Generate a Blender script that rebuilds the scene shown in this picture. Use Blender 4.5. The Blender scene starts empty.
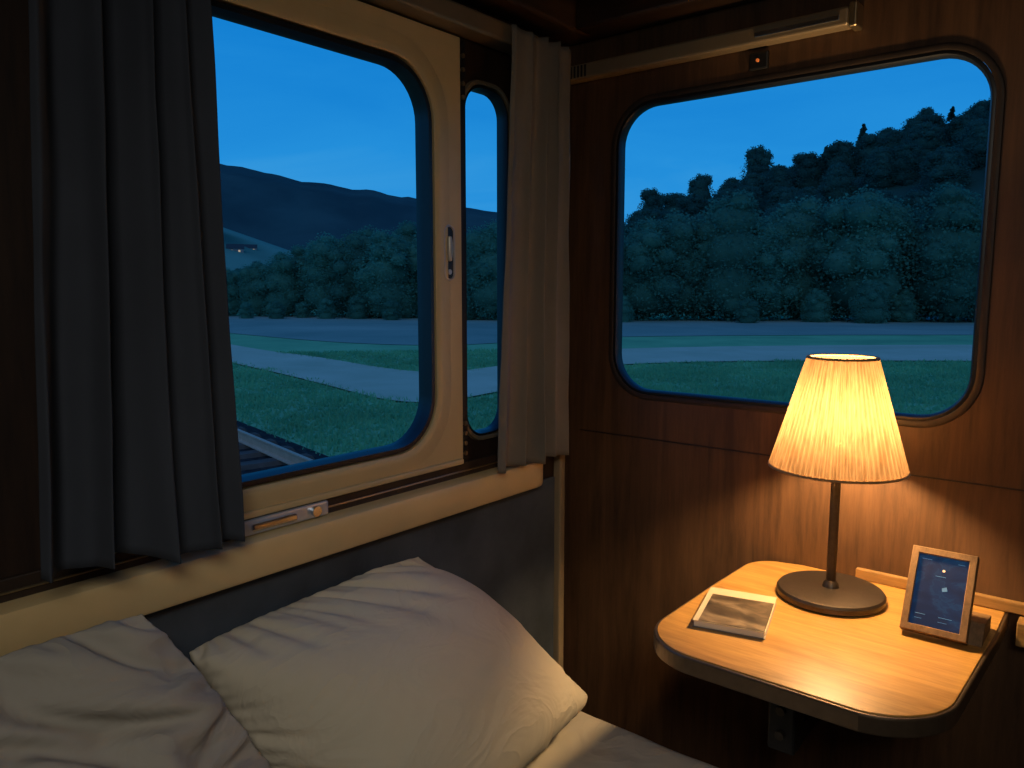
import bpy, bmesh, math, random
import numpy as np
from mathutils import Vector, Matrix, noise
random.seed(7); np.random.seed(7)
SC=bpy.context.scene; COL=SC.collection
try:
    SC.view_settings.view_transform='Standard'; SC.view_settings.look='None'
except Exception: pass

# ------------------------------------------------------------ materials
def newmat(name):
    m=bpy.data.materials.new(name); m.use_nodes=True
    nt=m.node_tree; return m,nt,nt.nodes['Principled BSDF']
def coords(nt,scale=(1,1,1)):
    tc=nt.nodes.new('ShaderNodeTexCoord'); mp=nt.nodes.new('ShaderNodeMapping')
    mp.inputs['Scale'].default_value=scale
    nt.links.new(tc.outputs['Object'],mp.inputs['Vector']); return mp.outputs['Vector']
def ramp(nt,fac,stops):
    r=nt.nodes.new('ShaderNodeValToRGB'); e=r.color_ramp.elements
    while len(e)<len(stops): e.new(0.5)
    for k,(p,c) in enumerate(stops):
        e[k].position=p; e[k].color=(c[0],c[1],c[2],1)
    nt.links.new(fac,r.inputs['Fac']); return r.outputs['Color']
def noisetex(nt,vec,scale,detail=4,dist=0,rough=.55):
    n=nt.nodes.new('ShaderNodeTexNoise'); n.inputs['Scale'].default_value=scale
    n.inputs['Detail'].default_value=detail; n.inputs['Distortion'].default_value=dist
    n.inputs['Roughness'].default_value=rough
    nt.links.new(vec,n.inputs['Vector']); return n.outputs['Fac']
def bump(nt,b,h,strength,dist=.002):
    n=nt.nodes.new('ShaderNodeBump'); n.inputs['Strength'].default_value=strength
    n.inputs['Distance'].default_value=dist
    nt.links.new(h,n.inputs['Height']); nt.links.new(n.outputs['Normal'],b.inputs['Normal']); return n
def mat(name,c,rough=.6,metal=0,var=.12,nscale=30,bs=.1,bd=.001,spec=.5):
    m,nt,b=newmat(name); v=coords(nt); f=noisetex(nt,v,nscale,4)
    c0=[x*(1-var) for x in c]; c1=[min(1,x*(1+var)) for x in c]
    nt.links.new(ramp(nt,f,[(.3,c0),(.7,c1)]),b.inputs['Base Color'])
    b.inputs['Roughness'].default_value=rough; b.inputs['Metallic'].default_value=metal
    b.inputs['Specular IOR Level'].default_value=spec
    if bs: bump(nt,b,f,bs,bd)
    return m
def wood(name,dark,light,stretch,rough=.35,coat=.2,bs=.15,crough=.2):
    m,nt,b=newmat(name); v=coords(nt,stretch)
    f1=noisetex(nt,v,1.0,8,1.6,.6); f2=noisetex(nt,v,5.5,6,.4,.75)
    mx=nt.nodes.new('ShaderNodeMath'); mx.operation='MULTIPLY_ADD'; mx.inputs[1].default_value=.5
    sc=nt.nodes.new('ShaderNodeMath'); sc.operation='MULTIPLY'; sc.inputs[1].default_value=.5
    nt.links.new(f1,sc.inputs[0]); nt.links.new(f2,mx.inputs[0]); nt.links.new(sc.outputs[0],mx.inputs[2])
    mid=[(a+c)/2 for a,c in zip(dark,light)]
    nt.links.new(ramp(nt,mx.outputs[0],[(.38,dark),(.5,mid),(.62,light)]),b.inputs['Base Color'])
    b.inputs['Roughness'].default_value=rough; b.inputs['Coat Weight'].default_value=coat
    b.inputs['Coat Roughness'].default_value=crough
    bump(nt,b,mx.outputs[0],bs,.001); return m
def emat(name,c,s):
    m,nt,b=newmat(name); b.inputs['Base Color'].default_value=(*c,1)
    b.inputs['Emission Color'].default_value=(*c,1); b.inputs['Emission Strength'].default_value=s; return m
def fabric(name,c,var=.15,weave=900,bs=.25,sheen=.2,rough=.9,crease=0,cs=9):
    m,nt,b=newmat(name); v=coords(nt); f=noisetex(nt,v,weave,2); g=noisetex(nt,v,6,4)
    c0=[x*(1-var) for x in c]; c1=[min(1,x*(1+var)) for x in c]
    nt.links.new(ramp(nt,g,[(.3,c0),(.7,c1)]),b.inputs['Base Color'])
    b.inputs['Roughness'].default_value=rough; b.inputs['Sheen Weight'].default_value=sheen
    b.inputs['Specular IOR Level'].default_value=.15
    n1=bump(nt,b,f,bs,.0006)
    if crease:
        v2=coords(nt,(1,.55,.8)); q=noisetex(nt,v2,cs,3,1.4,.5)
        s=nt.nodes.new('ShaderNodeMath'); s.operation='SUBTRACT'; s.inputs[1].default_value=.5; nt.links.new(q,s.inputs[0])
        a=nt.nodes.new('ShaderNodeMath'); a.operation='ABSOLUTE'; nt.links.new(s.outputs[0],a.inputs[0])
        p=nt.nodes.new('ShaderNodeMath'); p.operation='POWER'; p.inputs[1].default_value=.8; nt.links.new(a.outputs[0],p.inputs[0])
        n2=nt.nodes.new('ShaderNodeBump'); n2.inputs['Strength'].default_value=crease; n2.inputs['Distance'].default_value=.03; n2.invert=True
        nt.links.new(p.outputs[0],n2.inputs['Height']); nt.links.new(n2.outputs['Normal'],n1.inputs['Normal'])
    return m

M={}
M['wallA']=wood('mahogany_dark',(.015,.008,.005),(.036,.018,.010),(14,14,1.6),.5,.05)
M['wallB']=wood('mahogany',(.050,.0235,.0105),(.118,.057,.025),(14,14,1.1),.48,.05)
M['woodrim']=wood('mahogany_rim',(.016,.010,.007),(.036,.020,.012),(10,10,3),.55,.0)
M['ceil']=wood('ceiling_wood',(.012,.007,.004),(.038,.019,.010),(2,14,14),.4,.1)
M['beam']=wood('beam_wood',(.040,.022,.012),(.09,.047,.024),(14,2,14),.35,.1)
M['table']=wood('table_oak',(.38,.185,.042),(.62,.335,.090),(2.2,26,26),.32,.5,.08,.18)
M['framewood']=wood('walnut_light',(.16,.085,.034),(.28,.155,.062),(40,40,12),.6,.0)
M['cream']=mat('cream_paint',(.53,.41,.21),.42,0,.05,12,.05)
M['creamlit']=mat('cream_paint_lit',(.68,.51,.25),.42,0,.05,10,.05)  # cream paint brightened in colour for the strong light on the ledge
M['housing']=mat('tan_metal',(.25,.19,.12),.38,.3,.05,12,.05)
M['pipe']=mat('corner_trim_paint',(.30,.23,.14),.8,0,.05,12,.05,.001,.1)
M['rubber']=mat('rubber',(.008,.010,.014),.4,0,.1,50,.05)
M['darkmetal']=mat('dark_bronze',(.075,.060,.048),.38,.7,.1,120,.05)
M['edge']=mat('table_edge_metal',(.22,.155,.10),.34,.75,.1,60,.03)
M['chrome']=mat('chrome',(.62,.66,.72),.22,1,.03,60,.02)
M['brushed']=mat('brushed_steel',(.50,.46,.40),.45,.6,.05,60,.02)
M['brass']=mat('aged_brass',(.45,.36,.22),.3,.9,.1,60,.03)
M['black']=mat('black_paint',(.008,.008,.009),.5,0,.1,40,.05)
M['curtain']=fabric('curtain_cloth_shaded',(.048,.055,.070),.1,700,.3,.02)  # beige-grey cloth with the dim blue sky light put into its colour
M['curtain_lit']=fabric('curtain_cloth_lit',(.175,.152,.122),.1,700,.3,.02)  # same cloth again, coloured as the warm lamp lights it
M['pillow']=fabric('pillow_cotton',(.61,.545,.42),.05,600,.2,.02,.9,.26,11)
M['duvet']=fabric('duvet_cotton',(.42,.39,.335),.06,600,.2,.02,.9,.35,10)
M['sheet']=fabric('sheet_cotton',(.54,.48,.37),.05,600,.15,.02,.9,.3)
M['panel']=fabric('wall_upholstery',(.066,.080,.098),.35,200,1.0,.02)
M['floor']=fabric('floor_carpet',(.02,.018,.018),.2,300,.5,.1)
M['paper']=mat('paper',(.75,.68,.55),.7,0,.04,40,.05)
def glassmat():
    m=bpy.data.materials.new('window_glass'); m.use_nodes=True; nt=m.node_tree
    for n in list(nt.nodes):
        if n.type!='OUTPUT_MATERIAL': nt.nodes.remove(n)
    out=nt.nodes['Material Output']; t=nt.nodes.new('ShaderNodeBsdfTransparent')
    t.inputs['Color'].default_value=(.97,.985,.99,1)
    nt.links.new(t.outputs[0],out.inputs[0])
    return m
M['glass']=glassmat()
def shademat():
    m=bpy.data.materials.new('pleated_linen_shade'); m.use_nodes=True; nt=m.node_tree
    for n in list(nt.nodes):
        if n.type!='OUTPUT_MATERIAL': nt.nodes.remove(n)
    out=nt.nodes['Material Output']
    tc=nt.nodes.new('ShaderNodeTexCoord'); mp=nt.nodes.new('ShaderNodeMapping'); mp.inputs['Scale'].default_value=(90,90,5)
    nt.links.new(tc.outputs['Object'],mp.inputs['Vector'])
    f=noisetex(nt,mp.outputs['Vector'],1.5,4); c=ramp(nt,f,[(.3,(.070,.042,.020)),(.7,(.118,.075,.039))])
    c2=ramp(nt,f,[(.3,(.50,.34,.18)),(.7,(.62,.45,.26))])
    d=nt.nodes.new('ShaderNodeBsdfDiffuse'); tr=nt.nodes.new('ShaderNodeBsdfTranslucent'); tp=nt.nodes.new('ShaderNodeBsdfTransparent')
    tp.inputs['Color'].default_value=(1,.76,.44,1)
    nt.links.new(c2,d.inputs['Color']); nt.links.new(c,tr.inputs['Color'])
    a=nt.nodes.new('ShaderNodeMixShader'); a.inputs[0].default_value=.60
    nt.links.new(d.outputs[0],a.inputs[1]); nt.links.new(tr.outputs[0],a.inputs[2])
    b=nt.nodes.new('ShaderNodeMixShader'); b.inputs[0].default_value=.03
    nt.links.new(a.outputs[0],b.inputs[1]); nt.links.new(tp.outputs[0],b.inputs[2]); nt.links.new(b.outputs[0],out.inputs[0])
    return m
M['shade']=shademat()

# ------------------------------------------------------------ helpers
def link(name,me,m=None,smooth=False):
    o=bpy.data.objects.new(name,me); COL.objects.link(o)
    if m is not None and len(me.materials)==0: me.materials.append(m)
    if smooth:
        for p in me.polygons: p.use_smooth=True
    return o
def mesh(name,verts,faces,m=None,smooth=False,fix=True):
    me=bpy.data.meshes.new(name); me.from_pydata([tuple(v) for v in verts],[],faces); me.update()
    if fix:
        bm=bmesh.new(); bm.from_mesh(me); bmesh.ops.recalc_face_normals(bm,faces=bm.faces); bm.to_mesh(me); bm.free()
    return link(name,me,m,smooth)
def thing(o,label,cat,group=None):
    o['label']=label; o['category']=cat
    if group: o['group']=group
    return o
def struct(o,label=None):
    o['kind']='structure'
    if label: o['label']=label
    return o
def empty(name,loc):
    e=bpy.data.objects.new(name,None); e.location=loc; e.empty_display_size=.05; COL.objects.link(e); return e
def child(c,p):
    c.parent=p; c.matrix_parent_inverse=Matrix.Translation(Vector(p.location)).inverted(); return c
def box(name,x0,x1,y0,y1,z0,z1,m,bev=0.0,seg=2,smooth=True):
    bm=bmesh.new(); bmesh.ops.create_cube(bm,size=1)
    for v in bm.verts:
        v.co=Vector(((x0+x1)/2+v.co.x*(x1-x0),(y0+y1)/2+v.co.y*(y1-y0),(z0+z1)/2+v.co.z*(z1-z0)))
    if bev: bmesh.ops.bevel(bm,geom=bm.edges[:],offset=bev,segments=seg,affect='EDGES',profile=.5)
    me=bpy.data.meshes.new(name); bm.to_mesh(me); bm.free()
    return link(name,me,m)
def rrect(u0,u1,v0,v1,r,n=10):
    P=[];Nn=[]
    for cx,cy,a0 in ((u1-r,v1-r,0),(u0+r,v1-r,90),(u0+r,v0+r,180),(u1-r,v0+r,270)):
        for k in range(n+1):
            a=math.radians(a0+90*k/n); P.append((cx+r*math.cos(a),cy+r*math.sin(a))); Nn.append((math.cos(a),math.sin(a)))
    return P,Nn
MA=lambda u,v,h:(h,u,v)
MB=lambda u,v,h:(u,-h,v)
def plate(name,outer,holes,h0,h1,mp,m):
    cu=bpy.data.curves.new(name,'CURVE'); cu.dimensions='2D'; cu.fill_mode='BOTH'; cu.extrude=(h1-h0)/2
    for pts in [outer]+holes:
        s=cu.splines.new('POLY'); s.points.add(len(pts)-1); s.use_cyclic_u=True
        for k,p in enumerate(pts): s.points[k].co=(p[0],p[1],0,1)
    o=bpy.data.objects.new(name,cu); COL.objects.link(o)
    dg=bpy.context.evaluated_depsgraph_get(); dg.update()
    me=bpy.data.meshes.new_from_object(o.evaluated_get(dg)); bpy.data.objects.remove(o)
    hm=(h0+h1)/2
    for v in me.vertices: v.co=mp(v.co.x,v.co.y,v.co.z+hm)
    bm=bmesh.new(); bm.from_mesh(me); bmesh.ops.remove_doubles(bm,verts=bm.verts,dist=1e-6)
    bmesh.ops.recalc_face_normals(bm,faces=bm.faces); bm.to_mesh(me); bm.free()
    me.materials.clear(); return link(name,me,m)
def ring(name,rr,prof,mp,m,closed=True,sharp=40):
    P,Nn=rr; V=[];F_=[]; K=len(prof); n=len(P)
    for (p,nn) in zip(P,Nn):
        for o,h in prof: V.append(mp(p[0]+nn[0]*o,p[1]+nn[1]*o,h))
    kk=K if closed else K-1
    for i in range(n):
        j=(i+1)%n
        for k in range(kk):
            l=(k+1)%K; F_.append((i*K+k,j*K+k,j*K+l,i*K+l))
    o=mesh(name,V,F_,m,True)
    try: o.data.set_sharp_from_angle(angle=math.radians(sharp))
    except Exception: pass
    return o
def lathe(name,prof,c,m,seg=64,smooth=True,caps=True):
    V=[];F_=[];K=len(prof)
    for i in range(seg):
        a=2*math.pi*i/seg
        for r,z in prof: V.append((c[0]+r*math.cos(a),c[1]+r*math.sin(a),c[2]+z))
    for i in range(seg):
        j=(i+1)%seg
        for k in range(K-1): F_.append((i*K+k,j*K+k,j*K+k+1,i*K+k+1))
    if caps:
        F_.append(tuple(i*K for i in range(seg))); F_.append(tuple(i*K+K-1 for i in range(seg)))
    o=mesh(name,V,F_,m,smooth)
    try: o.data.set_sharp_from_angle(angle=math.radians(35))
    except Exception: pass
    return o
def tube(name,pts,r,m,seg=14):
    V=[];F_=[]; pts=[Vector(p) for p in pts]
    for i,p in enumerate(pts):
        t=(pts[min(i+1,len(pts)-1)]-pts[max(i-1,0)]).normalized()
        up=Vector((0,0,1)) if abs(t.z)<.9 else Vector((1,0,0))
        a=t.cross(up).normalized(); b=t.cross(a)
        for k in range(seg):
            an=2*math.pi*k/seg; V.append(p+a*r*math.cos(an)+b*r*math.sin(an))
    for i in range(len(pts)-1):
        for k in range(seg):
            l=(k+1)%seg; F_.append((i*seg+k,i*seg+l,(i+1)*seg+l,(i+1)*seg+k))
    F_.append(tuple(range(seg))); F_.append(tuple((len(pts)-1)*seg+k for k in range(seg)))
    o=mesh(name,V,F_,m,True)
    try: o.data.set_sharp_from_angle(angle=math.radians(50))
    except Exception: pass
    return o

# ------------------------------------------------------------ camera
CAM=(1.037,-1.471,1.27); psi=math.radians(39.2); pt=math.radians(7.06)
Fv=Vector((-math.cos(pt)*math.sin(psi),math.cos(pt)*math.cos(psi),-math.sin(pt)))
Rv=Vector((math.cos(psi),math.sin(psi),0)); Uv=Rv.cross(Fv)
cd=bpy.data.cameras.new('camera'); cam=bpy.data.objects.new('camera',cd); COL.objects.link(cam)
cam.matrix_world=Matrix(((Rv.x,Uv.x,-Fv.x,CAM[0]),(Rv.y,Uv.y,-Fv.y,CAM[1]),(Rv.z,Uv.z,-Fv.z,CAM[2]),(0,0,0,1)))
cd.lens=775/1024*36; cd.sensor_width=36; cd.clip_start=.02; cd.clip_end=3000
SC.camera=cam

# ------------------------------------------------------------ room shell
ZC=1.88; X1=2.1; Y1=-2.6
W1=rrect(-1.0,-.452,.985,1.652,.085); W2=rrect(-.342,-.222,.978,1.652,.045); W3=rrect(.136,.818,1.050,1.647,.078)
def off(W,o): return [(p[0]+n[0]*o,p[1]+n[1]*o) for p,n in zip(*W)]
def rect(a,b,c,d): return [(a,c),(b,c),(b,d),(a,d)]
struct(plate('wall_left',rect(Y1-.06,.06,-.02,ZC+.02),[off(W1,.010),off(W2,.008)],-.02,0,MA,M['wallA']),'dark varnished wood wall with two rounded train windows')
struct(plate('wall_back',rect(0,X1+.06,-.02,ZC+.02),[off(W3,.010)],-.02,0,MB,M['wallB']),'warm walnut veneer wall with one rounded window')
struct(box('wall_right',X1,X1+.06,Y1-.06,0,-.02,ZC+.02,M['wallB']))
struct(box('wall_front',0,X1,Y1-.06,Y1,-.02,ZC+.02,M['wallB']))
struct(box('floor',0,X1,Y1,0,-.06,0,M['floor']))
struct(box('ceiling',-.06,X1+.06,Y1-.06,.06,ZC,ZC+.05,M['ceil']))
def win(name,W,mp,rim,label,gw=.012,gh=.005,rimprof=None):
    g=ring(name,W,[(gw-.003,-.022),(0,-.022),(-.001,-.012),(0,-.004),(.003,gh),(gw-.003,gh),(gw,0),(gw,-.002)],mp,M['rubber'])
    struct(g,label)
    pane=plate('glass_pane',off(W,.001),[],-.017,-.014,mp,M['glass']); pane.parent=g
    if rimprof:
        r=ring('window_frame',W,rimprof,mp,rim); r.parent=g
    return g
w1=win('window_1',W1,MA,M['cream'],'large rounded train window in a cream painted frame',.014,.010,[(.0142,.0),(.0142,.0125),(.018,.0155),(.028,.0160),(.040,.0145),(.052,.0127),(.052,0)])
fr=plate('frame_face',rect(-1.06,-.368,.934,1.73),[off(W1,.049)],.0002,.0125,MA,M['cream']); fr.parent=w1
o=box('frame_lip',0.0002,.02,-1.06,-.372,.926,.937,M['cream'],.003); o.parent=w1
w2=win('window_2',W2,MA,M['housing'],'narrow rounded train window beside a curtain',.008,.004,[(.0082,.0),(.0082,.006),(.011,.008),(.016,.007),(.018,0)])
w3=win('window_3',W3,MB,M['woodrim'],'wide rounded train window in a thin dark rim',.009,.001,[(.0092,.0),(.0092,.002),(.011,.0028),(.018,.0028),(.020,.002),(.021,.0)])
cp=empty('window_latch',(.0127,-.402,1.334))
thing(cp,'oval chrome window latch with dark recess on cream frame','window latch')
P,Nn=rrect(-.419,-.387,1.283,1.388,.0158)
child(ring('escutcheon',(P,Nn),[(0,.0127),(-.0012,.0158),(-.0035,.0162),(-.0048,.0138)],MA,M['brushed'],False),cp)
child(plate('recess',[(p[0]-n[0]*.0042,p[1]-n[1]*.0042) for p,n in zip(P,Nn)],[],.0127,.0136,MA,M['black']),cp)
child(lathe('thumb_grip',[(0,-.024),(.0045,-.022),(.0062,-.012),(.0066,0),(.0062,.012),(.0045,.022),(0,.024)],(.0150,-.4030,1.343),M['brushed'],20,caps=False),cp)
child(tube('pivot',[(.0130,-.403,1.300),(.0160,-.403,1.300)],.0050,M['brushed']),cp)
struct(box('trim_1',.0002,.010,-.368,-.350,.925,1.73,M['black'],.002),'dark metal strip between the windows')
for z in (1.70,1.675,1.65,1.625,1.005,.985,.965,.945):
    b=tube('bolt',[(.0099,-.359,z),(.0135,-.359,z)],.0045,M['brass'],10)
    thing(b,'small round bolt on the dark window strip','bolt','bolts on the window strip')
struct(box('trim_2',.0002,.008,-1.5,-.14,.896,.926,M['woodrim'],.002),'dark wood strip below the window')
struct(box('trim_3',.008,.012,-1.5,-.16,.908,.911,M['brass'],.001),'thin metal track below the window')
V=[];prof=[(0,.838),(.036,.838),(.042,.841),(.045,.847),(.045,.890),(.042,.896),(.036,.898),(0,.898)]
ys=[-2.2]+[-.16+.04*math.sin(k*math.pi/16) for k in range(9)]
fsz=[1]+[math.cos(k*math.pi/16) for k in range(9)]
F_=[];K=len(prof)
for y,s in zip(ys,fsz):
    for x,z in prof: V.append((x*max(s,.05)+.0002,y,z))
for i in range(len(ys)-1):
    for k in range(K): F_.append((i*K+k,i*K+(k+1)%K,(i+1)*K+(k+1)%K,(i+1)*K+k))
F_.append(tuple(range(K))); F_.append(tuple((len(ys)-1)*K+k for k in range(K)))
lg=struct(mesh('trim_4',V,F_,M['creamlit'],True),'flat fronted cream window ledge')
lg.data.set_sharp_from_angle(angle=math.radians(35))
struct(box('trim_5',.0002,.010,-2.2,-.055,.30,.838,M['panel'],.002),'dark grey upholstered wall panel below the ledge')
struct(box('trim_6',.0002,.022,-.050,-.030,.0,.90,M['pipe'],.004),'tan painted vertical trim in the corner')
M['satin']=mat('satin_chrome',(.50,.56,.66),.35,.55,.03,60,.02)
sc_=empty('sliding_catch',(.013,-.77,.912)); thing(sc_,'slim chrome sliding window catch below the frame','window catch')
child(box('catch_plate',.0125,.020,-.858,-.700,.900,.9245,M['satin'],.004,3),sc_)
child(box('catch_bar',.020,.027,-.845,-.765,.907,.918,M['chrome'],.003,3),sc_)
child(tube('catch_knob',[(.020,-.728,.9125),(.027,-.728,.9125)],.0085,M['chrome'],20),sc_)
r=box('curtain_rail',.0003,.052,-1.7,-.175,1.735,1.772,M['housing'],.006,3); thing(r,'tan painted curtain rail above side windows','curtain rail')
struct(box('trim_7',.0002,.075,-2.4,-.0,1.80,1.88,M['beam'],.006),'brown cornice board')
struct(box('trim_8',.075,X1,-.085,-.0002,1.80,1.88,M['ceil'],.006),'dark cornice board')
struct(box('trim_9',.30,.36,Y1+.1,-.086,1.850,1.8798,M['beam'],.004),'ceiling rib')
struct(box('trim_10',.80,.86,Y1+.1,-.086,1.850,1.8798,M['beam'],.004),'ceiling rib')
bl=empty('blind_housing',(.33,-.02,1.71)); thing(bl,'tan metal blind housing above the wide window','blind housing')
child(box('housing_body',.008,.605,-.034,-.0003,1.716,1.748,M['housing'],.005,3),bl)
child(box('end_cap',.605,.620,-.038,-.0003,1.711,1.752,M['brass'],.004,3),bl)
child(box('slot_glint',.44,.590,-.0365,-.0335,1.726,1.735,M['chrome'],.001),bl)  # bright strip standing in for a lit reflection on the housing
for k in range(6):
    child(box('vent_slot',.020+k*.009,.024+k*.009,-.0355,-.0338,1.720,1.744,M['black']),bl)
sw=empty('wall_switch',(.438,-.001,1.688)); thing(sw,'small black wall switch with amber indicator light','switch')
child(box('switch_body',.420,.457,-.010,-.0003,1.676,1.708,M['black'],.003),sw)
child(tube('indicator_light',[(.438,-.010,1.692),(.438,-.0125,1.692)],.003,emat('amber',(.8,.2,.04),.4)),sw)
struct(box('trim_11',.04,X1,-.0025,-.0002,.9435,.9465,M['wallA'],.001),'dark groove moulding on the wood wall')
M['ledgewood']=wood('ledge_wood',(.22,.115,.036),(.37,.21,.07),(2.2,26,26),.45,.1)
struct(box('trim_12',.915,X1,-.045,-.0121,.700,.7395,M['ledgewood'],.002),'light wood ledge along the wall')
struct(box('trim_13',.66,X1,-.012,-.0003,.7405,.760,M['ledgewood'],.002),'slim wood upstand behind the table')

# ------------------------------------------------------------ curtains
def curtain(name,y0t,y1t,y0b,y1b,xt,xb,zt,zb,folds,amp,m,seed,hem=.006,topamp=.5,tilt=0,irr=0):
    rnd=random.Random(seed); nu=220; nv=70; V=[];F_=[]
    ph=[rnd.uniform(0,6.28) for _ in range(6)]
    for j in range(nv+1):
        t=j/nv
        for i in range(nu+1):
            s=i/nu
            w=s*folds*2*math.pi+1.0*math.sin(s*4.3+ph[0])+.35*math.sin(t*2.2+ph[1]+s*5)+irr*noise.noise(Vector((s*3,t*1.6,seed+5)))
            f=math.sin(w)+.18*math.sin(2*w+ph[2]+t)+.06*math.sin(3.3*w+ph[4]-t*2)
            am=amp*(topamp+(1-topamp)*t)*(1+.35*math.sin(s*8+ph[3]+t)+irr*.35*noise.noise(Vector((s*5,t*2.2,seed+9))))
            x=(xt*(1-t)+xb*t)+am*f+.004*irr*noise.noise(Vector((s*7,t*5,seed)))+.0018*noise.noise(Vector((s*14,t*9,seed)))
            ya=y0t*(1-t)+y0b*t; yb=y1t*(1-t)+y1b*t
            y=ya+(yb-ya)*(s+.022*math.cos(w))
            z=zt+(zb-zt)*t + hem*math.cos(w*.5+ph[0])*t + tilt*(1-s)*t
            V.append((x,y,z))
    for j in range(nv):
        for i in range(nu):
            a=j*(nu+1)+i; F_.append((a,a+1,a+nu+2,a+nu+1))
    o=mesh(name,V,F_,m,True); md=o.modifiers.new('s','SOLIDIFY'); md.thickness=.0025; return o
c1=curtain('curtain',-1.122,-.927,-1.168,-.914,.10,.112,1.80,.925,4.0,.025,M['curtain'],3,.005,.6,.030,1.0)
thing(c1,'heavy beige-grey curtain coloured as in dim blue light, gathered beside the large window','curtain')
c2=curtain('curtain',-.292,-.085,-.330,-.076,.070,.066,1.762,.908,4.6,.016,M['curtain_lit'],11,.003,.5,0,.6)
thing(c2,'beige-grey curtain coloured as lit by the lamp, gathered in the corner between windows','curtain')

# ------------------------------------------------------------ bed
struct_b=empty('bed',(.36,-1.3,0)); thing(struct_b,'narrow bunk bed with pale sheet along the window wall','bed')
child(box('bed_base',.015,.70,-2.3,-.27,0.0,.30,M['black'],.01),struct_b)
def cushionbox(name,x0,x1,y0,y1,z0,z1,m,seed,r=.045,amp=.006):
    nx,ny=60,140; V=[];F_=[]
    def P(i,j):
        u=x0+(x1-x0)*i/nx; v=y0+(y1-y0)*j/ny
        d=min(u-x0,x1-u,v-y0,y1-v); e=max(0,min(1,d/r)); drop=r*(1-math.sqrt(max(0,1-(1-e)**2)))
        n=noise.noise(Vector((u*7,v*5,seed)))+.6*noise.noise(Vector((u*18+2*v,v*11,seed+4)))
        rd=1-abs(noise.noise(Vector((u*5+v*3,v*6-u*2,seed+9))))*3
        return (u,v,z1-drop+amp*(n+max(0,rd)*.8)*e)
    for j in range(ny+1):
        for i in range(nx+1): V.append(P(i,j))
    for j in range(ny):
        for i in range(nx):
            a=j*(nx+1)+i; F_.append((a,a+1,a+nx+2,a+nx+1))
    ring_=[i for i in range(nx+1)]+[j*(nx+1)+nx for j in range(1,ny+1)]+[ny*(nx+1)+i for i in range(nx-1,-1,-1)]+[j*(nx+1) for j in range(ny-1,0,-1)]
    base=len(V)
    for k in ring_: V.append((V[k][0],V[k][1],z0))
    L=len(ring_)
    for k in range(L):
        l=(k+1)%L; F_.append((ring_[k],ring_[l],base+l,base+k))
    F_.append(tuple(base+k for k in range(L)))
    return mesh(name,V,F_,m,True)
child(cushionbox('mattress',.015,.72,-2.3,-.225,.301,.430,M['sheet'],2.0),struct_b)

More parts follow.
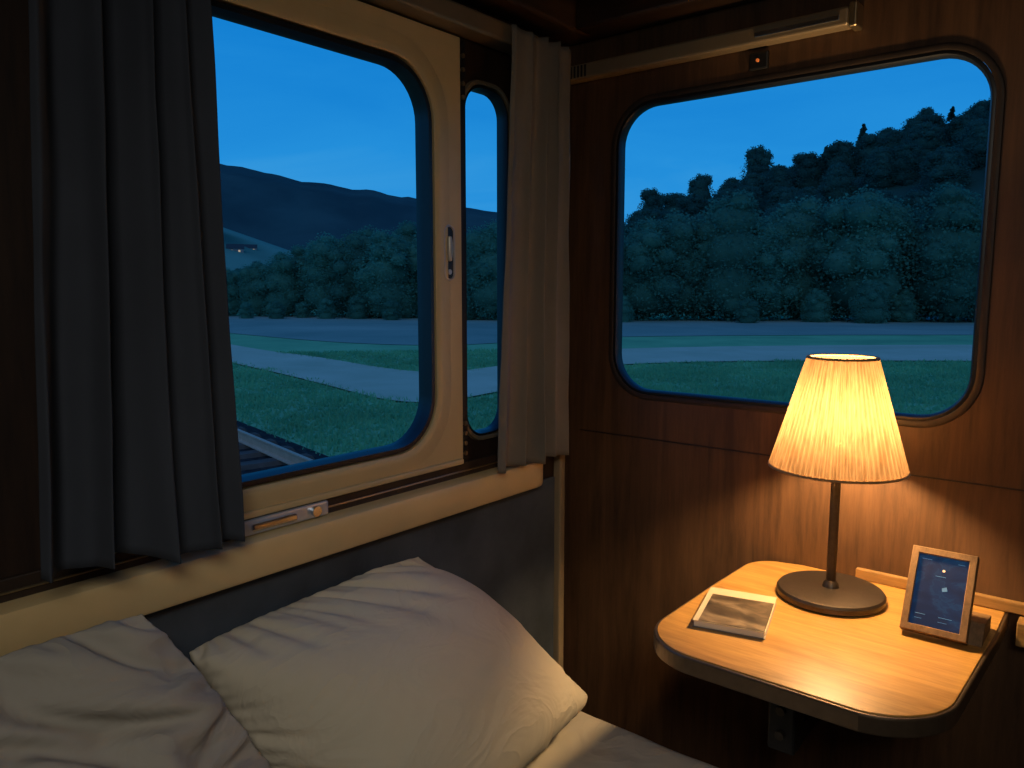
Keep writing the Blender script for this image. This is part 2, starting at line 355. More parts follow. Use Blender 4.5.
def softbody(corners,W,H,N,steps,pres,seed,xmin,zmin,noise_amp,puff=.02,iters=14,G=17,relax=12,corner=.07,bow=.03,hold=.25,smooth=1,bend=.06):
    rng=np.random.RandomState(seed)
    TL,TR,BR,BL=[np.array(c,float) for c in corners]
    s0=np.linspace(0,1,N)[None,:,None]; t0=np.linspace(0,1,N)[:,None,None]
    sc=(s0-.5)*2+0*t0; tc=(t0-.5)*2+0*s0
    k=1-corner*(sc**4*tc**4)
    s=.5+.5*sc*k*(1+bow*(1-tc**2)); t=.5+.5*tc*k*(1+bow*(1-sc**2))
    base=(TL*(1-s)+TR*s)*(1-t)+(BL*(1-s)+BR*s)*t
    nrm=np.cross(TR-TL,BL-TL); nrm/=np.linalg.norm(nrm)
    if nrm[0]+nrm[2]<0: nrm=-nrm
    bulge=(np.sin(np.pi*s0)*np.sin(np.pi*t0))**.6
    X=np.stack([base+nrm*bulge*puff,base-nrm*bulge*puff])
    lo=rng.randn(2,G,G,3)
    idx=np.linspace(0,G-1.001,N); i0=idx.astype(int); i1=np.minimum(i0+1,G-1); fr_=(idx-i0); fr_=fr_*fr_*(3-2*fr_)
    def interp(g):
        a=g[:,i0][:,:,i0]; b=g[:,i1][:,:,i0]; c=g[:,i0][:,:,i1]; d=g[:,i1][:,:,i1]
        fy=fr_[None,:,None,None]; fx=fr_[None,None,:,None]
        return (a*(1-fy)+b*fy)*(1-fx)+(c*(1-fy)+d*fy)*fx
    X+=interp(lo)*noise_amp*bulge[None]
    dx=W/(N-1); dy=H/(N-1); dg=math.hypot(dx,dy)
    edges=((0,slice(None)),(N-1,slice(None)),(slice(None),0),(slice(None),N-1))
    sw_=np.linspace(0,1,N)
    wav=lambda p:(np.sin(sw_*31+p)+.6*np.sin(sw_*57+2*p))*np.sin(np.pi*sw_)*.0024
    baseW=base.copy()
    for q,sl in enumerate(edges): baseW[sl]=base[sl]+nrm[None]*wav(q*1.7+seed)[:,None]
    def weld(X,hd=0):
        for sl in edges:
            m=(X[0][sl]+X[1][sl])/2
            if hd: m=m+(baseW[sl]-m)*hd
            X[0][sl]=m; X[1][sl]=m
    al=slice(None)
    cons=[((al,slice(0,N-1)),(al,slice(1,N)),dx,1.),((slice(0,N-1),al),(slice(1,N),al),dy,1.),
          ((slice(0,N-1),slice(0,N-1)),(slice(1,N),slice(1,N)),dg,.35),
          ((slice(1,N),slice(0,N-1)),(slice(0,N-1),slice(1,N)),dg,.35),
          ((al,slice(0,N-2)),(al,slice(2,N)),2*dx,bend),((slice(0,N-2),al),(slice(2,N),al),2*dy,bend)]
    weld(X); Vv=np.zeros_like(X); sg=1
    for st in range(steps+relax):
        pr=pres*.5 if st>=steps else pres
        pu=np.zeros_like(X); pv=np.zeros_like(X)
        pu[:,:,1:-1]=X[:,:,2:]-X[:,:,:-2]; pv[:,1:-1]=X[:,2:]-X[:,:-2]
        n=np.cross(pu,pv); ln=np.linalg.norm(n,axis=-1,keepdims=True)+1e-9; n=n/ln
        if st==0: sg=np.sign((n[0,N//2,N//2]*nrm).sum())
        n=n*sg; n[1]*=-1
        Xp=X.copy(); X=X+Vv*.90+n*pr
        X[...,2]-=pres*.25
        for it in range(iters):
            acc=np.zeros_like(X)
            for a,b,L,kk in cons:
                A=X[(al,)+a]; B=X[(al,)+b]; d=B-A; l=np.linalg.norm(d,axis=-1,keepdims=True)+1e-9
                c=d*(.5*(1-L/l)*kk)
                if kk<.34: c=np.where(l<L,c,0)
                acc[(al,)+a]+=c; acc[(al,)+b]-=c
            X=X+acc*.45
            weld(X,hold)
        X[...,0]=np.maximum(X[...,0],xmin); X[...,2]=np.maximum(X[...,2],zmin)
        Vv=X-Xp
    for _ in range(smooth):
        Y=X.copy(); Y[:,1:-1,1:-1]=.6*X[:,1:-1,1:-1]+.1*(X[:,:-2,1:-1]+X[:,2:,1:-1]+X[:,1:-1,:-2]+X[:,1:-1,2:]); X=Y
    return X
def softmesh(name,X,m):
    N=X.shape[1]; V=[tuple(p) for p in X.reshape(-1,3)]; F_=[]
    def vid(k,i,j):
        if k==1 and (i in (0,N-1) or j in (0,N-1)): k=0
        return k*N*N+i*N+j
    for k in (0,1):
        for i in range(N-1):
            for j in range(N-1): F_.append((vid(k,i,j),vid(k,i,j+1),vid(k,i+1,j+1),vid(k,i+1,j)))
    me=bpy.data.meshes.new(name); me.from_pydata(V,[],F_); bm=bmesh.new(); bm.from_mesh(me)
    bmesh.ops.delete(bm,geom=[v for v in bm.verts if not v.link_faces],context='VERTS')
    bmesh.ops.recalc_face_normals(bm,faces=bm.faces); bm.to_mesh(me); bm.free()
    o=link(name,me,m,True); md=o.modifiers.new('sub','SUBSURF'); md.levels=1; md.render_levels=1
    return o
Xp=softbody([(.062,-.985,.785),(.048,-.528,.795),(.268,-.280,.487),(.30,-.86,.465)],.590,.49,92,110,.00021,5,.016,.432,.007,iters=20,G=24,corner=.035,bow=.016,bend=.07,smooth=2)
pl=softmesh('pillow',Xp,M['pillow']); thing(pl,'plump beige cotton pillow leaning against the window wall','pillow')
Xd=softbody([(.10,-1.70,.84),(.110,-1.045,.885),(.29,-.87,.465),(.56,-1.60,.440)],.83,.655,100,80,.00007,9,.052,.434,.014,.014,iters=18,G=22,corner=.04,bow=.02,hold=.15,smooth=4,bend=.08)
dv=softmesh('duvet',Xd,M['duvet']); thing(dv,'rumpled grey-brown duvet bunched up beside the pillow','duvet')

# ------------------------------------------------------------ table
TZ=.74
tb=empty('table',(.68,-.02,TZ)); thing(tb,'wall-mounted light wood table with rounded corners','table')
def arc(cx,cy,r,a0,a1,n):
    return [(cx+r*math.cos(math.radians(a0+(a1-a0)*k/n)),cy+r*math.sin(math.radians(a0+(a1-a0)*k/n))) for k in range(n+1)]
def tabout(o=0):
    pts=[(.900+o,-.0006),(.900+o,-.10)]
    pts+=arc(.775,-.370,.115+o,0,-80,14)
    pts+=arc(.565,-.385,.100+o,-95,-178,14)
    pts+=[(.466-o,-.20)]
    pts+=arc(.535,-.069,.065+o,178,97,8)
    pts+=[(.56,-.0006)]
    return pts
def extr(name,pts,z0,z1,m,bev=0):
    bm=bmesh.new(); vs=[bm.verts.new((p[0],p[1],z0)) for p in pts]; f=bm.faces.new(vs)
    r=bmesh.ops.extrude_face_region(bm,geom=[f]); 
    for g in r['geom']:
        if isinstance(g,bmesh.types.BMVert): g.co.z=z1
    bmesh.ops.recalc_face_normals(bm,faces=bm.faces)
    if bev:
        ed=[e for e in bm.edges if abs(e.verts[0].co.z-e.verts[1].co.z)<1e-6]
        bmesh.ops.bevel(bm,geom=ed,offset=bev,segments=3,affect='EDGES',profile=.5)
    me=bpy.data.meshes.new(name); bm.to_mesh(me); bm.free(); return link(name,me,m)
child(extr('table_top',tabout(-.005),TZ-.020,TZ,M['table'],.0015),tb)
child(extr('edge_band',tabout(0),TZ-.028,TZ-.002,M['edge'],.003),tb)
child(box('support_bracket',.625,.668,-.33,-.285,TZ-.19,TZ-.028,M['black'],.004),tb)
child(box('support_arm',.632,.661,-.30,-.0006,TZ-.20,TZ-.165,M['black'],.004),tb)
child(tube('bracket_bolt',[(.646,-.33,TZ-.12),(.646,-.337,TZ-.12)],.007,M['darkmetal'],12),tb)
child(tube('bracket_bolt',[(.646,-.33,TZ-.16),(.646,-.337,TZ-.16)],.007,M['darkmetal'],12),tb)

# ------------------------------------------------------------ lamp
lx,ly=.651,-.127
lm=empty('table_lamp',(lx,ly,TZ)); thing(lm,'lit table lamp with pleated cream shade and bronze base','lamp')
child(lathe('lamp_base',[(.0,0),(.084,0),(.088,.003),(.088,.011),(.085,.015),(.078,.0165),(.014,.019),(.012,.026),(.0085,.030),(0,.030)],(lx,ly,TZ+.0003),M['darkmetal'],80,caps=False),lm)
child(tube('lamp_pole',[(lx,ly,TZ+.028),(lx,ly,TZ+.240)],.0080,M['darkmetal'],20),lm)
child(lathe('bulb_socket',[(.0,0),(.013,0),(.013,.035),(.009,.04),(0,.04)],(lx,ly,TZ+.232),M['brass'],24,caps=False),lm)
zb,zt=.9695,1.155
V=[];F_=[];NP=66;sub=6;n=NP*sub;rows=14
for j in range(rows+1):
    t=j/rows
    R0=.1065*(1-t)+.0540*t
    for i in range(n):
        a=2*math.pi*i/n; pl_=abs((i/sub)%1*2-1)
        R_=R0+(.0038*(1-t)+.0022*t)*(pl_-.5)*2+.0005*math.sin(i*1.7)*math.sin(i*.13+1)
        V.append((lx+R_*math.cos(a),ly+R_*math.sin(a),zb+(zt-zb)*t))
for j in range(rows):
    for i in range(n):
        k=(i+1)%n; F_.append((j*n+i,j*n+k,(j+1)*n+k,(j+1)*n+i))
sh=child(mesh('lamp_shade',V,F_,M['shade'],True),lm)
trimm=fabric('shade_trim_cloth',(.42,.24,.10),.1,500)
def band(name,r0,r1,z0,z1,par,w=.0042):
    V=[];F_=[];S=96
    for i in range(S):
        a=2*math.pi*i/S
        for r,z in ((r0+w,z0),(r1+w,z1),(r1-w,z1),(r0-w,z0)): V.append((lx+r*math.cos(a),ly+r*math.sin(a),z))
    for i in range(S):
        j=(i+1)%S
        for k in range(4): F_.append((i*4+k,j*4+k,j*4+(k+1)%4,i*4+(k+1)%4))
    o=mesh(name,V,F_,trimm,True); o.parent=par; return o
band('shade_trim',.1070,.1063,zb-.0020,zb+.0015,sh); band('shade_trim',.0545,.0535,zt-.0015,zt+.0020,sh,.0028)
def bulbmat():
    m=bpy.data.materials.new('bulb_glass'); m.use_nodes=True; nt=m.node_tree
    for n_ in list(nt.nodes):
        if n_.type!='OUTPUT_MATERIAL': nt.nodes.remove(n_)
    out=nt.nodes['Material Output']; t=nt.nodes.new('ShaderNodeBsdfTransparent'); e=nt.nodes.new('ShaderNodeEmission'); a=nt.nodes.new('ShaderNodeAddShader')
    e.inputs['Color'].default_value=(1,.66,.3,1); e.inputs['Strength'].default_value=3.0
    nt.links.new(t.outputs[0],a.inputs[0]); nt.links.new(e.outputs[0],a.inputs[1]); nt.links.new(a.outputs[0],out.inputs[0]); return m
child(lathe('light_bulb',[(.010,-.026),(.012,-.012),(.022,.004),(.028,.022),(.024,.038),(.013,.048),(0,.051)],(lx,ly,TZ+.290),bulbmat(),32,caps=False),lm)
ld=bpy.data.lights.new('bulb_light','POINT'); ld.energy=15; ld.color=(1,.65,.31); ld.shadow_soft_size=.024
lo=bpy.data.objects.new('bulb_light',ld); lo.location=(lx,ly,TZ+.312); COL.objects.link(lo)

# ------------------------------------------------------------ book
bk=empty('notebook',(.556,-.303,TZ)); thing(bk,'small cream notebook with dark photo cover on the table','book')
rot=Matrix.Translation(Vector((.556,-.303,TZ)))@Matrix.Rotation(math.radians(14),4,'Z')
def locbox(name,x0,x1,y0,y1,z0,z1,m,par,bev=.0006):
    o=box(name,x0,x1,y0,y1,z0,z1,m,bev); o.data.transform(rot); child(o,par); return o
locbox('book_pages',-.053,.053,-.073,.073,.0018,.0108,M['paper'],bk)
locbox('book_cover',-.055,.055,-.075,.075,.0003,.0016,mat('cover_back',(.25,.19,.14),.6),bk)
locbox('book_cover',-.055,.055,-.075,.075,.0110,.0122,mat('cover_cream',(.58,.48,.32),.45,0,.05),bk)
def photomat():
    m,nt,b=newmat('cover_photo'); v=coords(nt,(9,14,9)); f=noisetex(nt,v,2.0,5,.5)
    nt.links.new(ramp(nt,f,[(.3,(.03,.022,.015)),(.5,(.09,.064,.04)),(.68,(.26,.19,.12))]),b.inputs['Base Color']); b.inputs['Roughness'].default_value=.35; return m
locbox('cover_photo',-.046,.054,-.074,.044,.01225,.0127,photomat(),bk,.0001)

# ------------------------------------------------------------ framed display
dpx,dpy=.824,-.200
dp=empty('digital_frame',(dpx,dpy,TZ)); thing(dp,'small leaning digital display in a brown wooden frame','digital frame')
DM=Matrix.Translation(Vector((dpx,dpy,TZ+.0060)))@Matrix.Rotation(math.radians(1),4,'Z')@Matrix.Rotation(math.radians(-31),4,'X')
def dadd(o): o.data.transform(DM); child(o,dp); return o
fP=[(.0345,.1215),(-.0345,.1215),(-.0345,.0105),(.0345,.0105)]; fN=[(1,1),(-1,1),(-1,-1),(1,-1)]
dadd(ring('wooden_frame',(fP,fN),[(0,.0),(0,.0095),(.0008,.0108),(.0095,.0108),(.0105,.0095),(.0105,-.010),(0,-.010)],MB,M['framewood'],True,20))
def scrmat():
    m,nt,b=newmat('screen_glow'); v=coords(nt,(1,1,1.6)); f=noisetex(nt,v,28,4,.6)
    c=ramp(nt,f,[(.40,(.002,.014,.044)),(.52,(.003,.022,.064)),(.54,(.006,.040,.092)),(.60,(.003,.024,.068))]); b.inputs['Base Color'].default_value=(.01,.01,.02,1)
    nt.links.new(c,b.inputs['Emission Color']); b.inputs['Emission Strength'].default_value=.9; b.inputs['Roughness'].default_value=.35; return m
dadd(plate('screen',rect(-.035,.035,.010,.122),[],.003,.006,MB,scrmat()))
ic=emat('screen_icons',(.08,.18,.30),.6); io=emat('screen_orange',(.8,.55,.35),.5)
marks=[(-.030,-.016,.114,.1148),(.020,.029,.114,.1148),(-.008,.006,.090,.0908),(-.028,-.014,.028,.0287),(.004,.022,.028,.0287),(-.028,-.018,.021,.0216),(.004,.016,.021,.0216)]
for a,b_,c,d in marks: dadd(plate('screen_mark',rect(a,b_,c,d),[],.0061,.0064,MB,ic))
dadd(plate('screen_icon',rrect(.000,.0040,.098,.102,.0019,4)[0],[],.0061,.0064,MB,io))
dadd(plate('screen_icon',[(.004,.068),(.011,.070),(.009,.076),(.003,.073)],[],.0061,.0064,MB,ic))
V=[(dpx+.010,dpy+.016,TZ+.0004),(dpx+.062,dpy+.016,TZ+.0004),(dpx+.062,dpy+.100,TZ+.0004),(dpx+.010,dpy+.100,TZ+.0004),(dpx+.010,dpy+.036,TZ+.030),(dpx+.062,dpy+.036,TZ+.030),(dpx+.062,dpy+.100,TZ+.022),(dpx+.010,dpy+.100,TZ+.022)]
st=mesh('frame_stand',V,[(0,1,2,3),(0,4,5,1),(4,7,6,5),(7,3,2,6),(0,3,7,4),(1,5,6,2)],M['framewood']); child(st,dp)

# ------------------------------------------------------------ added fill light behind the camera, no real fixture
ad=bpy.data.lights.new('fill_light','AREA'); ad.energy=2.6; ad.color=(1.0,.93,.82); ad.size=.45; ad.spread=math.radians(95)  # invented fill to lift the bedding, stands for no lamp in the room
ao=bpy.data.objects.new('fill_light',ad); ao.location=(1.35,-1.75,1.82); COL.objects.link(ao)
ao.rotation_euler=(Vector((.20,-.50,.60))-ao.location).to_track_quat('-Z','Y').to_euler()

# ------------------------------------------------------------ outdoors
GZ=-1.13
def emap(name,stops,scale,detail=6,rough=1,bs=.4):
    m,nt,b=newmat(name); v=coords(nt); f=noisetex(nt,v,scale,detail,.3,.6)
    nt.links.new(ramp(nt,f,stops),b.inputs['Base Color']); b.inputs['Roughness'].default_value=rough; b.inputs['Specular IOR Level'].default_value=.03
    if bs: bump(nt,b,f,bs,.3)
    return m
Mg=emap('grass_ground',[(.3,(.12,.34,.18)),(.5,(.15,.41,.21)),(.7,(.19,.47,.24))],.35,3,1,.05)
Mf=emap('far_field',[(.3,(.14,.25,.21)),(.7,(.25,.35,.29))],.12,3,1,0)
Mp=emap('stubble_field',[(.3,(.34,.42,.30)),(.7,(.45,.51,.38))],.4,3,1,.05)
Mb=emap('ballast',[(.35,(.02,.02,.022)),(.65,(.055,.052,.050))],9)
Mh=emap('forest_floor',[(.3,(.018,.060,.052)),(.7,(.028,.082,.066))],.2)
Mr=emap('far_hill_forest_haze',[(.35,(.022,.058,.064)),(.65,(.038,.088,.090))],.02,6,1,.2)  # distance haze painted in as a bluish tint
Mm=emap('hill_meadow',[(.42,(.035,.11,.09)),(.5,(.08,.19,.145)),(.6,(.115,.26,.20))],.012,2,1,0)
def strip(name,A,B,z,m,label,cat,n=60):
    def res(Pl):
        Pl=[Vector((p[0],p[1],0)) for p in Pl]; out=[]
        K=len(Pl)-1
        for i in range(n+1):
            t=i/n*K; k=min(int(t),K-1); f=t-k
            p0=Pl[max(k-1,0)];p1=Pl[k];p2=Pl[k+1];p3=Pl[min(k+2,K)]
            out.append(.5*((2*p1)+(-p0+p2)*f+(2*p0-5*p1+4*p2-p3)*f*f+(-p0+3*p1-3*p2+p3)*f**3))
        return out
    a=res(A);b=res(B)
    V=[(p.x,p.y,z) for p in a]+[(p.x,p.y,z) for p in b]
    F_=[(i,i+1,n+2+i,n+1+i) for i in range(n)]
    o=mesh(name,V,F_,m); o['kind']='stuff'; o['label']=label; o['category']=cat; return o,[(p.x,p.y) for p in a]+[(p.x,p.y) for p in reversed(b)]
g=mesh('ground',[(-900,-60,GZ),(300,-60,GZ),(300,900,GZ),(-900,900,GZ)],[(0,1,2,3)],Mg); g['kind']='structure'; g['label']='green grassy ground outside the train'
strip('far_field',[(-75,30),(-60,36),(-48,44),(-30,50),(-10,74),(12,88)],[(-62,26),(-37,21.1),(-22.6,21.3),(-19,31.5),(-5.5,44.5),(12,56)],GZ+.02,Mf,'grey-green field at dusk before the tree line','field')
_,pale=strip('stubble_field',[(-60,24.5),(-29,16.4),(-21.3,15.0),(-14.9,13.9),(-14.2,16.8),(-14.9,24.6),(-4.4,36.0),(10,45)],[(-60,20.5),(-21.1,11.9),(-15.2,10.5),(-10.8,9.6),(-10.4,12.2),(-11.4,19.6),(-3.1,27.7),(10,35)],GZ+.04,Mp,'pale cut field crossing the grassland','field',80)
d=Vector((-.975,.22,0)).normalized(); nn=Vector((-d.y,d.x,0)); 
if nn.y>0: nn=-nn
o0=Vector((-8.1,4.50,0))+nn*.05; mid=o0+nn*.72
def P2(t,s,z): p=mid+d*t+nn*s; return (p.x,p.y,z)
V=[P2(-8,-1.6,GZ+.01),P2(60,-1.6,GZ+.01),P2(60,-1.2,GZ+.12),P2(-8,-1.2,GZ+.12),P2(60,1.3,GZ+.12),P2(-8,1.3,GZ+.12),P2(60,1.9,GZ+.01),P2(-8,1.9,GZ+.01)]
bo=mesh('ballast_bed',V,[(0,1,2,3),(3,2,4,5),(5,4,6,7)],Mb); bo['kind']='stuff'; bo['label']='dark gravel ballast under the railway track'; bo['category']='gravel'
Ms=mat('sleeper_wood',(.095,.08,.068),.95,0,.2,8,.3,.01,.1); Mrail=mat('rail_steel',(.42,.31,.21),.6,.1,.1,10,.05)
sl0=None
for k in range(46):
    t=-7+.65*k
    if sl0 is None:
        V=[]
        for a,b_,c in ((-.12,-1.15,0),(.12,-1.15,0),(.12,1.15,0),(-.12,1.15,0),(-.10,-1.12,.06),(.10,-1.12,.06),(.10,1.12,.06),(-.10,1.12,.06)):
            q=d*a+nn*b_; V.append((q.x,q.y,c))
        sl0=mesh('railway_sleeper',V,[(0,3,2,1),(4,5,6,7),(0,1,5,4),(1,2,6,5),(2,3,7,6),(3,0,4,7)],Ms); s=sl0
    else:
        s=sl0.copy(); COL.objects.link(s)
    s.location=P2(t,0,GZ+.12); thing(s,'dark railway sleeper lying in ballast','railway sleeper','sleepers under the track')
for sgn in (-.7175,.7175):
    V=[];pr=[(-.06,0),(.06,0),(.06,.015),(.012,.03),(.012,.12),(.026,.13),(.026,.152),(-.026,.152),(-.026,.13),(-.012,.12),(-.012,.03),(-.06,.015)]
    for t in (-8,60):
        for a,c in pr: V.append(P2(t,sgn+a,GZ+.18+c))
    K=len(pr); F_=[(k,(k+1)%K,K+(k+1)%K,K+k) for k in range(K)]+[tuple(range(K)),tuple(range(K,2*K))]
    r_=mesh('rail',V,F_,Mrail); thing(r_,'worn steel rail running across the field','rail','rails of the track')
def inpoly(x,y,pg):
    c=False;j=len(pg)-1
    for i in range(len(pg)):
        if (pg[i][1]>y)!=(pg[j][1]>y) and x<(pg[j][0]-pg[i][0])*(y-pg[i][1])/(pg[j][1]-pg[i][1])+pg[i][0]: c=not c
        j=i
    return c
V=[];F_=[];rnd=random.Random(4); cnt=0
while cnt<9000:
    th=math.radians(rnd.uniform(5,66)); r0=rnd.uniform(7.5,30)
    x=CAM[0]-r0*math.sin(th); y=CAM[1]+r0*math.cos(th)
    q=Vector((x,y,0))-mid
    if -1.7<q.dot(nn)<2.0 or inpoly(x,y,pale): continue
    cnt+=1
    dens=noise.noise(Vector((x*.35,y*.35,3)))
    h=rnd.uniform(.04,.11)*(1+max(0,dens)*1.5)
    for b_ in range(8):
        a=rnd.uniform(0,6.28); px=x+rnd.uniform(-.35,.35); py=y+rnd.uniform(-.35,.35); w=.012+.0008*r0
        lx_,ly_=rnd.uniform(-.06,.06),rnd.uniform(-.06,.06); k=len(V); hh=h*rnd.uniform(.6,1.2)
        V+= [(px-w*math.cos(a),py-w*math.sin(a),GZ),(px+w*math.cos(a),py+w*math.sin(a),GZ),(px+lx_,py+ly_,GZ+hh)]
        F_.append((k,k+1,k+2))
def softleaf(name,stops,scale,rnd_=True,tr=.5):
    m,nt,bs=newmat(name); nt.nodes.remove(bs); out=nt.nodes['Material Output']
    v=coords(nt); f=noisetex(nt,v,scale,3,.2,.5); col=ramp(nt,f,stops)
    if rnd_:
        oi=nt.nodes.new('ShaderNodeObjectInfo'); hs=nt.nodes.new('ShaderNodeHueSaturation')
        mr=nt.nodes.new('ShaderNodeMapRange'); mr.inputs['To Min'].default_value=.85; mr.inputs['To Max'].default_value=1.15
        nt.links.new(oi.outputs['Random'],mr.inputs['Value']); nt.links.new(mr.outputs[0],hs.inputs['Value']); nt.links.new(col,hs.inputs['Color']); col=hs.outputs[0]
    d_=nt.nodes.new('ShaderNodeBsdfDiffuse'); t_=nt.nodes.new('ShaderNodeBsdfTranslucent'); mx=nt.nodes.new('ShaderNodeMixShader'); mx.inputs[0].default_value=tr
    nt.links.new(col,d_.inputs['Color']); nt.links.new(col,t_.inputs['Color']); nt.links.new(d_.outputs[0],mx.inputs[1]); nt.links.new(t_.outputs[0],mx.inputs[2]); nt.links.new(mx.outputs[0],out.inputs[0])
    return m
Mgt=softleaf('grass_blades',[(.3,(.13,.37,.18)),(.5,(.16,.44,.22)),(.7,(.20,.51,.25))],.35,False)
gt=mesh('grass',V,F_,Mgt,False,False); gt['kind']='stuff'; gt['label']='long green grass beside the track'; gt['category']='grass'
def polar(name,th0,th1,nt_,rs,hf,m,label):
    V=[];F_=[];nr=len(rs)
    for i in range(nt_+1):
        th=th0+(th1-th0)*i/nt_; a=math.radians(th)
        for r in rs: V.append((CAM[0]-r*math.sin(a),CAM[1]+r*math.cos(a),GZ+hf(th,r)))
    for i in range(nt_):
        for k in range(nr-1): F_.append((i*nr+k,(i+1)*nr+k,(i+1)*nr+k+1,i*nr+k+1))
    o=mesh(name,V,F_,m,True); thing(o,label,'hill'); return o
def lerp(tab,x):
    if x<=tab[0][0]: return tab[0][1]
    for (a,b_),(c,d_) in zip(tab,tab[1:]):
        if x<=c: return b_+(d_-b_)*(x-a)/(c-a)
    return tab[-1][1]
sst=lambda t:(lambda q:q*q*(3-2*q))(max(0,min(1,t)))
HB=[(-30,29),(0,31),(7.6,27.5),(14,24),(20,19.5),(26,15),(31,11),(36,5),(41,.8),(46,-.5)]
hfB=lambda th,r: sst((r-72)/75)*lerp(HB,th)*(1-.5*sst((r-160)/60))-.3
polar('wooded_hill',-28,47,60,[70,80,90,100,112,125,138,150,165,190,220],hfB,Mh,'dark forested hillside rising behind the trees')
RT=[(30,38),(36,49),(40,50),(43,53),(46,58),(50,63),(54,67),(60,77),(66,76),(80,60)]
polar('distant_ridge',28,82,110,[300,340,380,440,500,560,640],lambda th,r: sst((r-290)/210)*(lerp(RT,th)+1.6*noise.noise(Vector((th*.6,0,1)))+.8*noise.noise(Vector((th*2.5,0,4))))*(1-.4*sst((r-520)/120)),Mr,'long dark wooded ridge under the evening sky')
MT_=[(47,0),(51,8),(55,15),(60,23),(68,26),(80,20)]
polar('meadow_hill',46,82,50,[150,170,190,210,235,260,285],lambda th,r: sst((r-140)/130)*lerp(MT_,th)*(1-.6*sst((r-262)/30))-.5,Mm,'dim green terraced meadows on a low hill')
ML=softleaf('leaves',[(.32,(.072,.230,.170)),(.5,(.086,.268,.195)),(.68,(.102,.305,.218))],.4,True,.55)  # aerial haze folded into the teal leaf colour
MLd=softleaf('leaves_dark_haze',[(.32,(.038,.130,.110)),(.5,(.045,.147,.121)),(.68,(.053,.163,.133))],.4,True,.55)  # hillside leaves, haze mixed into the colour as well
def icos(bm,c,r,sx,sz,rnd):
    q=bmesh.ops.create_icosphere(bm,subdivisions=2,radius=1)
    for v in q['verts']:
        n=1+.18*noise.noise(v.co*2+Vector(c)); v.co=Vector((c[0]+v.co.x*r*sx*n,c[1]+v.co.y*r*sx*n,c[2]+v.co.z*r*sz*n))
def decid(name,seed,m,leaves=11000,s0=.05,s1=.11):
    rnd=random.Random(seed); bm=bmesh.new(); blobs=[]
    for k in range(18):
        z=rnd.uniform(.9,6.9); rad=2.3*math.sin(math.pi*min(1,(z+.4)/8.4))**.7; a=rnd.uniform(0,6.28); q=rnd.uniform(.3,.9)*rad
        blobs.append((q*math.cos(a),q*math.sin(a),z,rnd.uniform(.6,1.15)))
    blobs+= [(0,0,2.2,2.4),(0,0,4.2,2.3),(0,0,6.0,1.6),(rnd.uniform(-.4,.4),rnd.uniform(-.4,.4),7.2,.8)]
    for x,y,z,r in blobs: icos(bm,(x,y,z),r*.74,1,1,rnd)
    bmesh.ops.create_cone(bm,segments=8,radius1=.28,radius2=.15,depth=2.4,cap_ends=True,matrix=Matrix.Translation((0,0,1.0)))
    me=bpy.data.meshes.new(name); bm.to_mesh(me)
    for p in me.polygons: p.use_smooth=True
    core_v=[tuple(v.co) for v in me.vertices]; core_f=[tuple(p.vertices) for p in me.polygons]; bm.free(); bpy.data.meshes.remove(me)
    rg=np.random.RandomState(seed*7+1); B=np.array(blobs); wts=B[:,3]**2; wts/=wts.sum()
    idx=rg.choice(len(B),leaves,p=wts); dv_=rg.randn(leaves,3); dv_/=np.linalg.norm(dv_,axis=1,keepdims=True)
    p=B[idx,:3]+dv_*B[idx,3:4]*(rg.uniform(.68,1.0,(leaves,1))+np.abs(rg.randn(leaves,1))*.11)
    p=p[p[:,2]>.1]; nL=len(p)
    a=rg.randn(nL,3); a/=np.linalg.norm(a,axis=1,keepdims=True); b2=np.cross(a,rg.randn(nL,3)); b2/=np.linalg.norm(b2,axis=1,keepdims=True)
    s=rg.uniform(s0,s1,(nL,1)); Q=np.stack([p+a*s,p+b2*s*.8,p-a*s,p-b2*s*.8],1).reshape(-1,3)
    base=len(core_v); V=core_v+[tuple(q) for q in Q]; F_=core_f+[(base+4*k,base+4*k+1,base+4*k+2,base+4*k+3) for k in range(nL)]
    me=bpy.data.meshes.new(name); me.from_pydata(V,[],F_)
    for k,pp in enumerate(me.polygons):
        if k<len(core_f): pp.use_smooth=True
    me.materials.append(m); return me
def conif(name,seed,m):
    rnd=random.Random(seed); bm=bmesh.new()
    bmesh.ops.create_cone(bm,segments=8,radius1=.22,radius2=.03,depth=7.6,cap_ends=True,matrix=Matrix.Translation((0,0,3.8)))
    for k in range(24):
        z=.8+k*.29; R_=2.3*(1-(z-.8)/7.2)+.25
        for j in range(10):
            a=rnd.uniform(0,6.28); L=R_*rnd.uniform(.55,1.15); dr=Vector((math.cos(a),math.sin(a),-.25)); sd=Vector((-math.sin(a),math.cos(a),0)); w=L*.3+.08
            p=Vector((0,0,z)); vs=[bm.verts.new(p),bm.verts.new(p+dr*L*.55+sd*w),bm.verts.new(p+dr*L),bm.verts.new(p+dr*L*.55-sd*w)]; bm.faces.new(vs)
            vs=[bm.verts.new(p+Vector((0,0,.15))),bm.verts.new(p+dr*L*.5+Vector((0,0,.25))),bm.verts.new(p+dr*L),bm.verts.new(p+dr*L*.5-Vector((0,0,.35)))]; bm.faces.new(vs)
    me=bpy.data.meshes.new(name); bm.to_mesh(me); bm.free(); me.materials.append(m); return me
DM_=[decid('tree',s,ML) for s in (1,2,3,4)]; DK=[decid('tree',s,MLd,7000,.07,.15) for s in (11,12,13)]; CN=[conif('conifer',s,MLd) for s in (21,22)]
def put(me,x,y,z,s,sz,rz,name,label,group,sxy=1):
    o=bpy.data.objects.new(name,me); COL.objects.link(o); o.location=(x,y,z); o.scale=(s*sxy,s*sxy,s*sz); o.rotation_euler=(0,0,rz)
    thing(o,label,'tree',group); return o
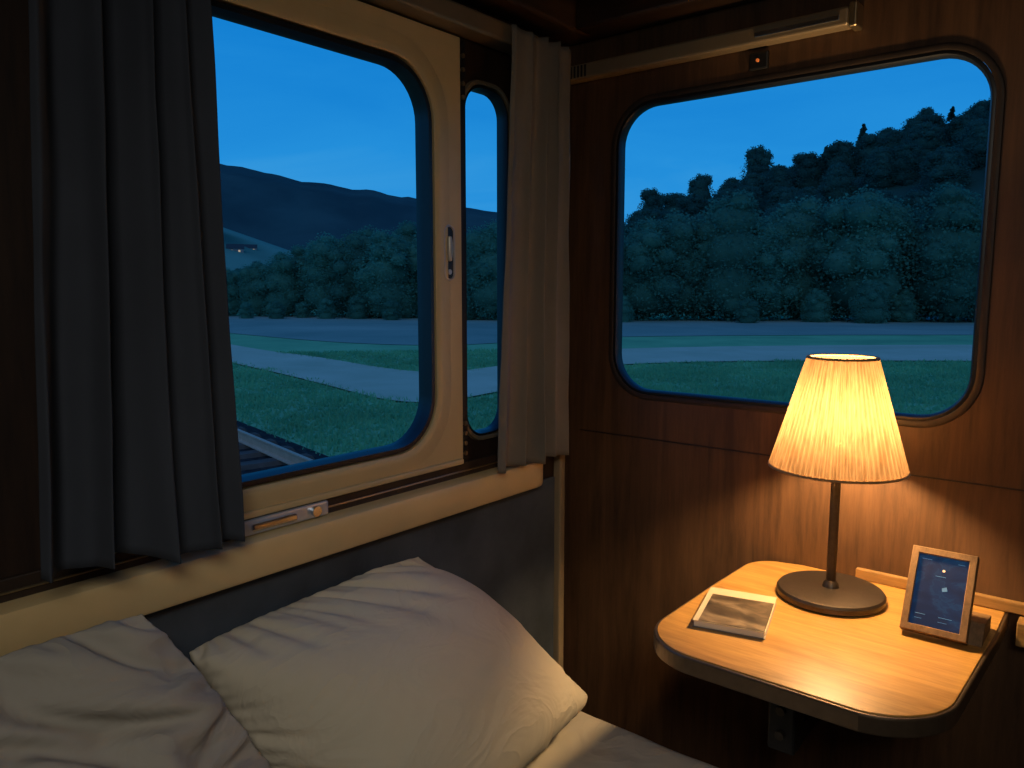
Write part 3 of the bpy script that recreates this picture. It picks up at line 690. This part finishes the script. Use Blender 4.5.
rnd=random.Random(12)
TL_=[(64,74,4.2),(61.5,72,4.6),(59.5,70,4.6),(57.5,70,5.0),(55.5,68,5.8),(54,69,6.6),(52.5,67,7.2),(51,66,6.9),(49.6,66,8.0),(48,64,7.4),(46.6,65,8.6),(45,63,8.4),(43.5,62,7.6),(42,62,7.2),(40.5,60,7.6),(39,60,7.0),(37.5,60,7.4),(36,59,8.0),
 (34.5,60,7.2),(33,58,7.0),(31.2,59,6.6),(29.6,58,7.8),(27.6,60,8.8),(25.6,59,7.4),(23.8,61,9.6),(21.6,60,7.6),(19.4,62,9.4),(17,62,8.2),(14.8,63,9.8),(12.6,65,8.4),(10.2,64,10.0),(7.8,67,9.0),(5.6,68,10),(4,71,10),(2,72,10),(0,73,10)]
for th,r,h in TL_:
    a=math.radians(th+rnd.uniform(-.4,.4)); r+=rnd.uniform(-1.5,1.5)
    put(rnd.choice(DM_),CAM[0]-r*math.sin(a),CAM[1]+r*math.cos(a),GZ-.15,h/8.3*rnd.uniform(.95,1.05),1,rnd.uniform(0,6.28),'tree','rounded leafy green tree at the edge of the field','tree line behind the field',1.2)
    if rnd.random()<.6:
        a+=math.radians(rnd.uniform(-.9,.9)); r-=rnd.uniform(3,5)
        put(rnd.choice(DM_),CAM[0]-r*math.sin(a),CAM[1]+r*math.cos(a),GZ-.3,h/8.0*rnd.uniform(.3,.5),.8,rnd.uniform(0,6.28),'bush','low leafy bush in front of the tree line','bushes before the tree line')
for r,step in ((80,2.9),(92,2.4),(104,2.2),(117,1.95),(131,1.8),(145,1.25)):
    th=-1.0
    while th<44:
        t2=th+rnd.uniform(-.35,.35); rr=r+rnd.uniform(-4,4); a=math.radians(t2)
        if lerp(HB,t2)>0:
            con=rnd.random()<(.25 if r>125 else .08); me=rnd.choice(CN if con else DK)
            sc=rnd.uniform(.75,.93)
            put(me,CAM[0]-rr*math.sin(a),CAM[1]+rr*math.cos(a),GZ+hfB(t2,rr)-1.6,sc,1,rnd.uniform(0,6.28),'conifer' if con else 'tree','dark conifer on the wooded hillside' if con else 'dark leafy tree on the wooded hillside','trees on the hillside',1.4 if not con else 1)
        th+=step
for th,sc,k in ((29.2,1.15,0),(25.8,1.1,0),(22.0,1.3,0),(15.5,1.05,1),(12.0,.95,0)):
    a=math.radians(th); rr=147; put((DK if k==0 else CN)[0],CAM[0]-rr*math.sin(a),CAM[1]+rr*math.cos(a),GZ+hfB(th,rr)-.8,sc,1.0,th,'tree' if k==0 else 'conifer','tall dark tree standing out on the ridge' ,'trees on the hillside',.95)
for th,r,h in ((57.2,170,7),(58.5,150,5),(60.6,175,8),(54.0,165,7),(52.3,160,7),(50.5,150,7)):
    a=math.radians(th); put(DK[1],CAM[0]-r*math.sin(a),CAM[1]+r*math.cos(a),GZ+1,h/8,1,th,'tree','dark tree among distant meadows','trees in the meadows')
def house(th,r,z,s):
    a=math.radians(th); c=Vector((CAM[0]-r*math.sin(a),CAM[1]+r*math.cos(a),z)); e=empty('farmhouse',c); thing(e,'small distant farmhouse with lit windows on the meadow','house','distant farmhouses')
    R3=Matrix.Translation(c)@Matrix.Rotation(a,4,'Z')@Matrix.Scale(s,4)
    wl=box('house_walls',-4,4,-3,3,0,3,mat('house_plaster',(.16,.18,.18),.9)); wl.data.transform(R3); child(wl,e)
    rf=mesh('house_roof',[(-4.4,-3.4,2.9),(4.4,-3.4,2.9),(4.4,3.4,2.9),(-4.4,3.4,2.9),(-4.4,0,5.4),(4.4,0,5.4)],[(0,1,5,4),(2,3,4,5),(0,4,3),(1,2,5),(0,3,2,1)],mat('house_roof_tile',(.02,.035,.04),.9)); rf.data.transform(R3); child(rf,e)
    for q in (-2.4,1.4):
        w_=box('house_window',q,q+1,-3.05,-3.0,1,2.2,emat('house_light',(1,.6,.3),.35)); w_.data.transform(R3); child(w_,e)
house(58.6,215,GZ+11,.5); house(57.6,225,GZ+12,.4)

# ------------------------------------------------------------ sky and outdoor light
w=bpy.data.worlds.new('world'); SC.world=w; w.use_nodes=True; nt=w.node_tree; bg=nt.nodes['Background']
tc=nt.nodes.new('ShaderNodeTexCoord'); sx=nt.nodes.new('ShaderNodeSeparateXYZ'); nt.links.new(tc.outputs['Generated'],sx.inputs[0])
mp=nt.nodes.new('ShaderNodeMapping'); mp.inputs['Scale'].default_value=(1.2,1.2,7); nt.links.new(tc.outputs['Generated'],mp.inputs[0])
nf=noisetex(nt,mp.outputs[0],1.8,6,.5); ma=nt.nodes.new('ShaderNodeMath'); ma.operation='MULTIPLY_ADD'; ma.inputs[1].default_value=.34
nt.links.new(nf,ma.inputs[0]); nt.links.new(sx.outputs['Z'],ma.inputs[2])
c=ramp(nt,ma.outputs[0],[(.16,(.060,.37,.75)),(.30,(.018,.28,.72)),(.50,(.006,.215,.65)),(.85,(.003,.11,.42))])
nt.links.new(c,bg.inputs['Color']); bg.inputs['Strength'].default_value=1.0
sd=bpy.data.lights.new('outdoor_fill','SUN'); sd.energy=.38; sd.angle=math.radians(60); sd.color=(.85,.9,1)  # added sun giving the fields the red light the sky lacks
so=bpy.data.objects.new('outdoor_fill',sd); COL.objects.link(so); so.rotation_euler=Vector((-.45,.75,-.62)).to_track_quat('-Z','Y').to_euler()
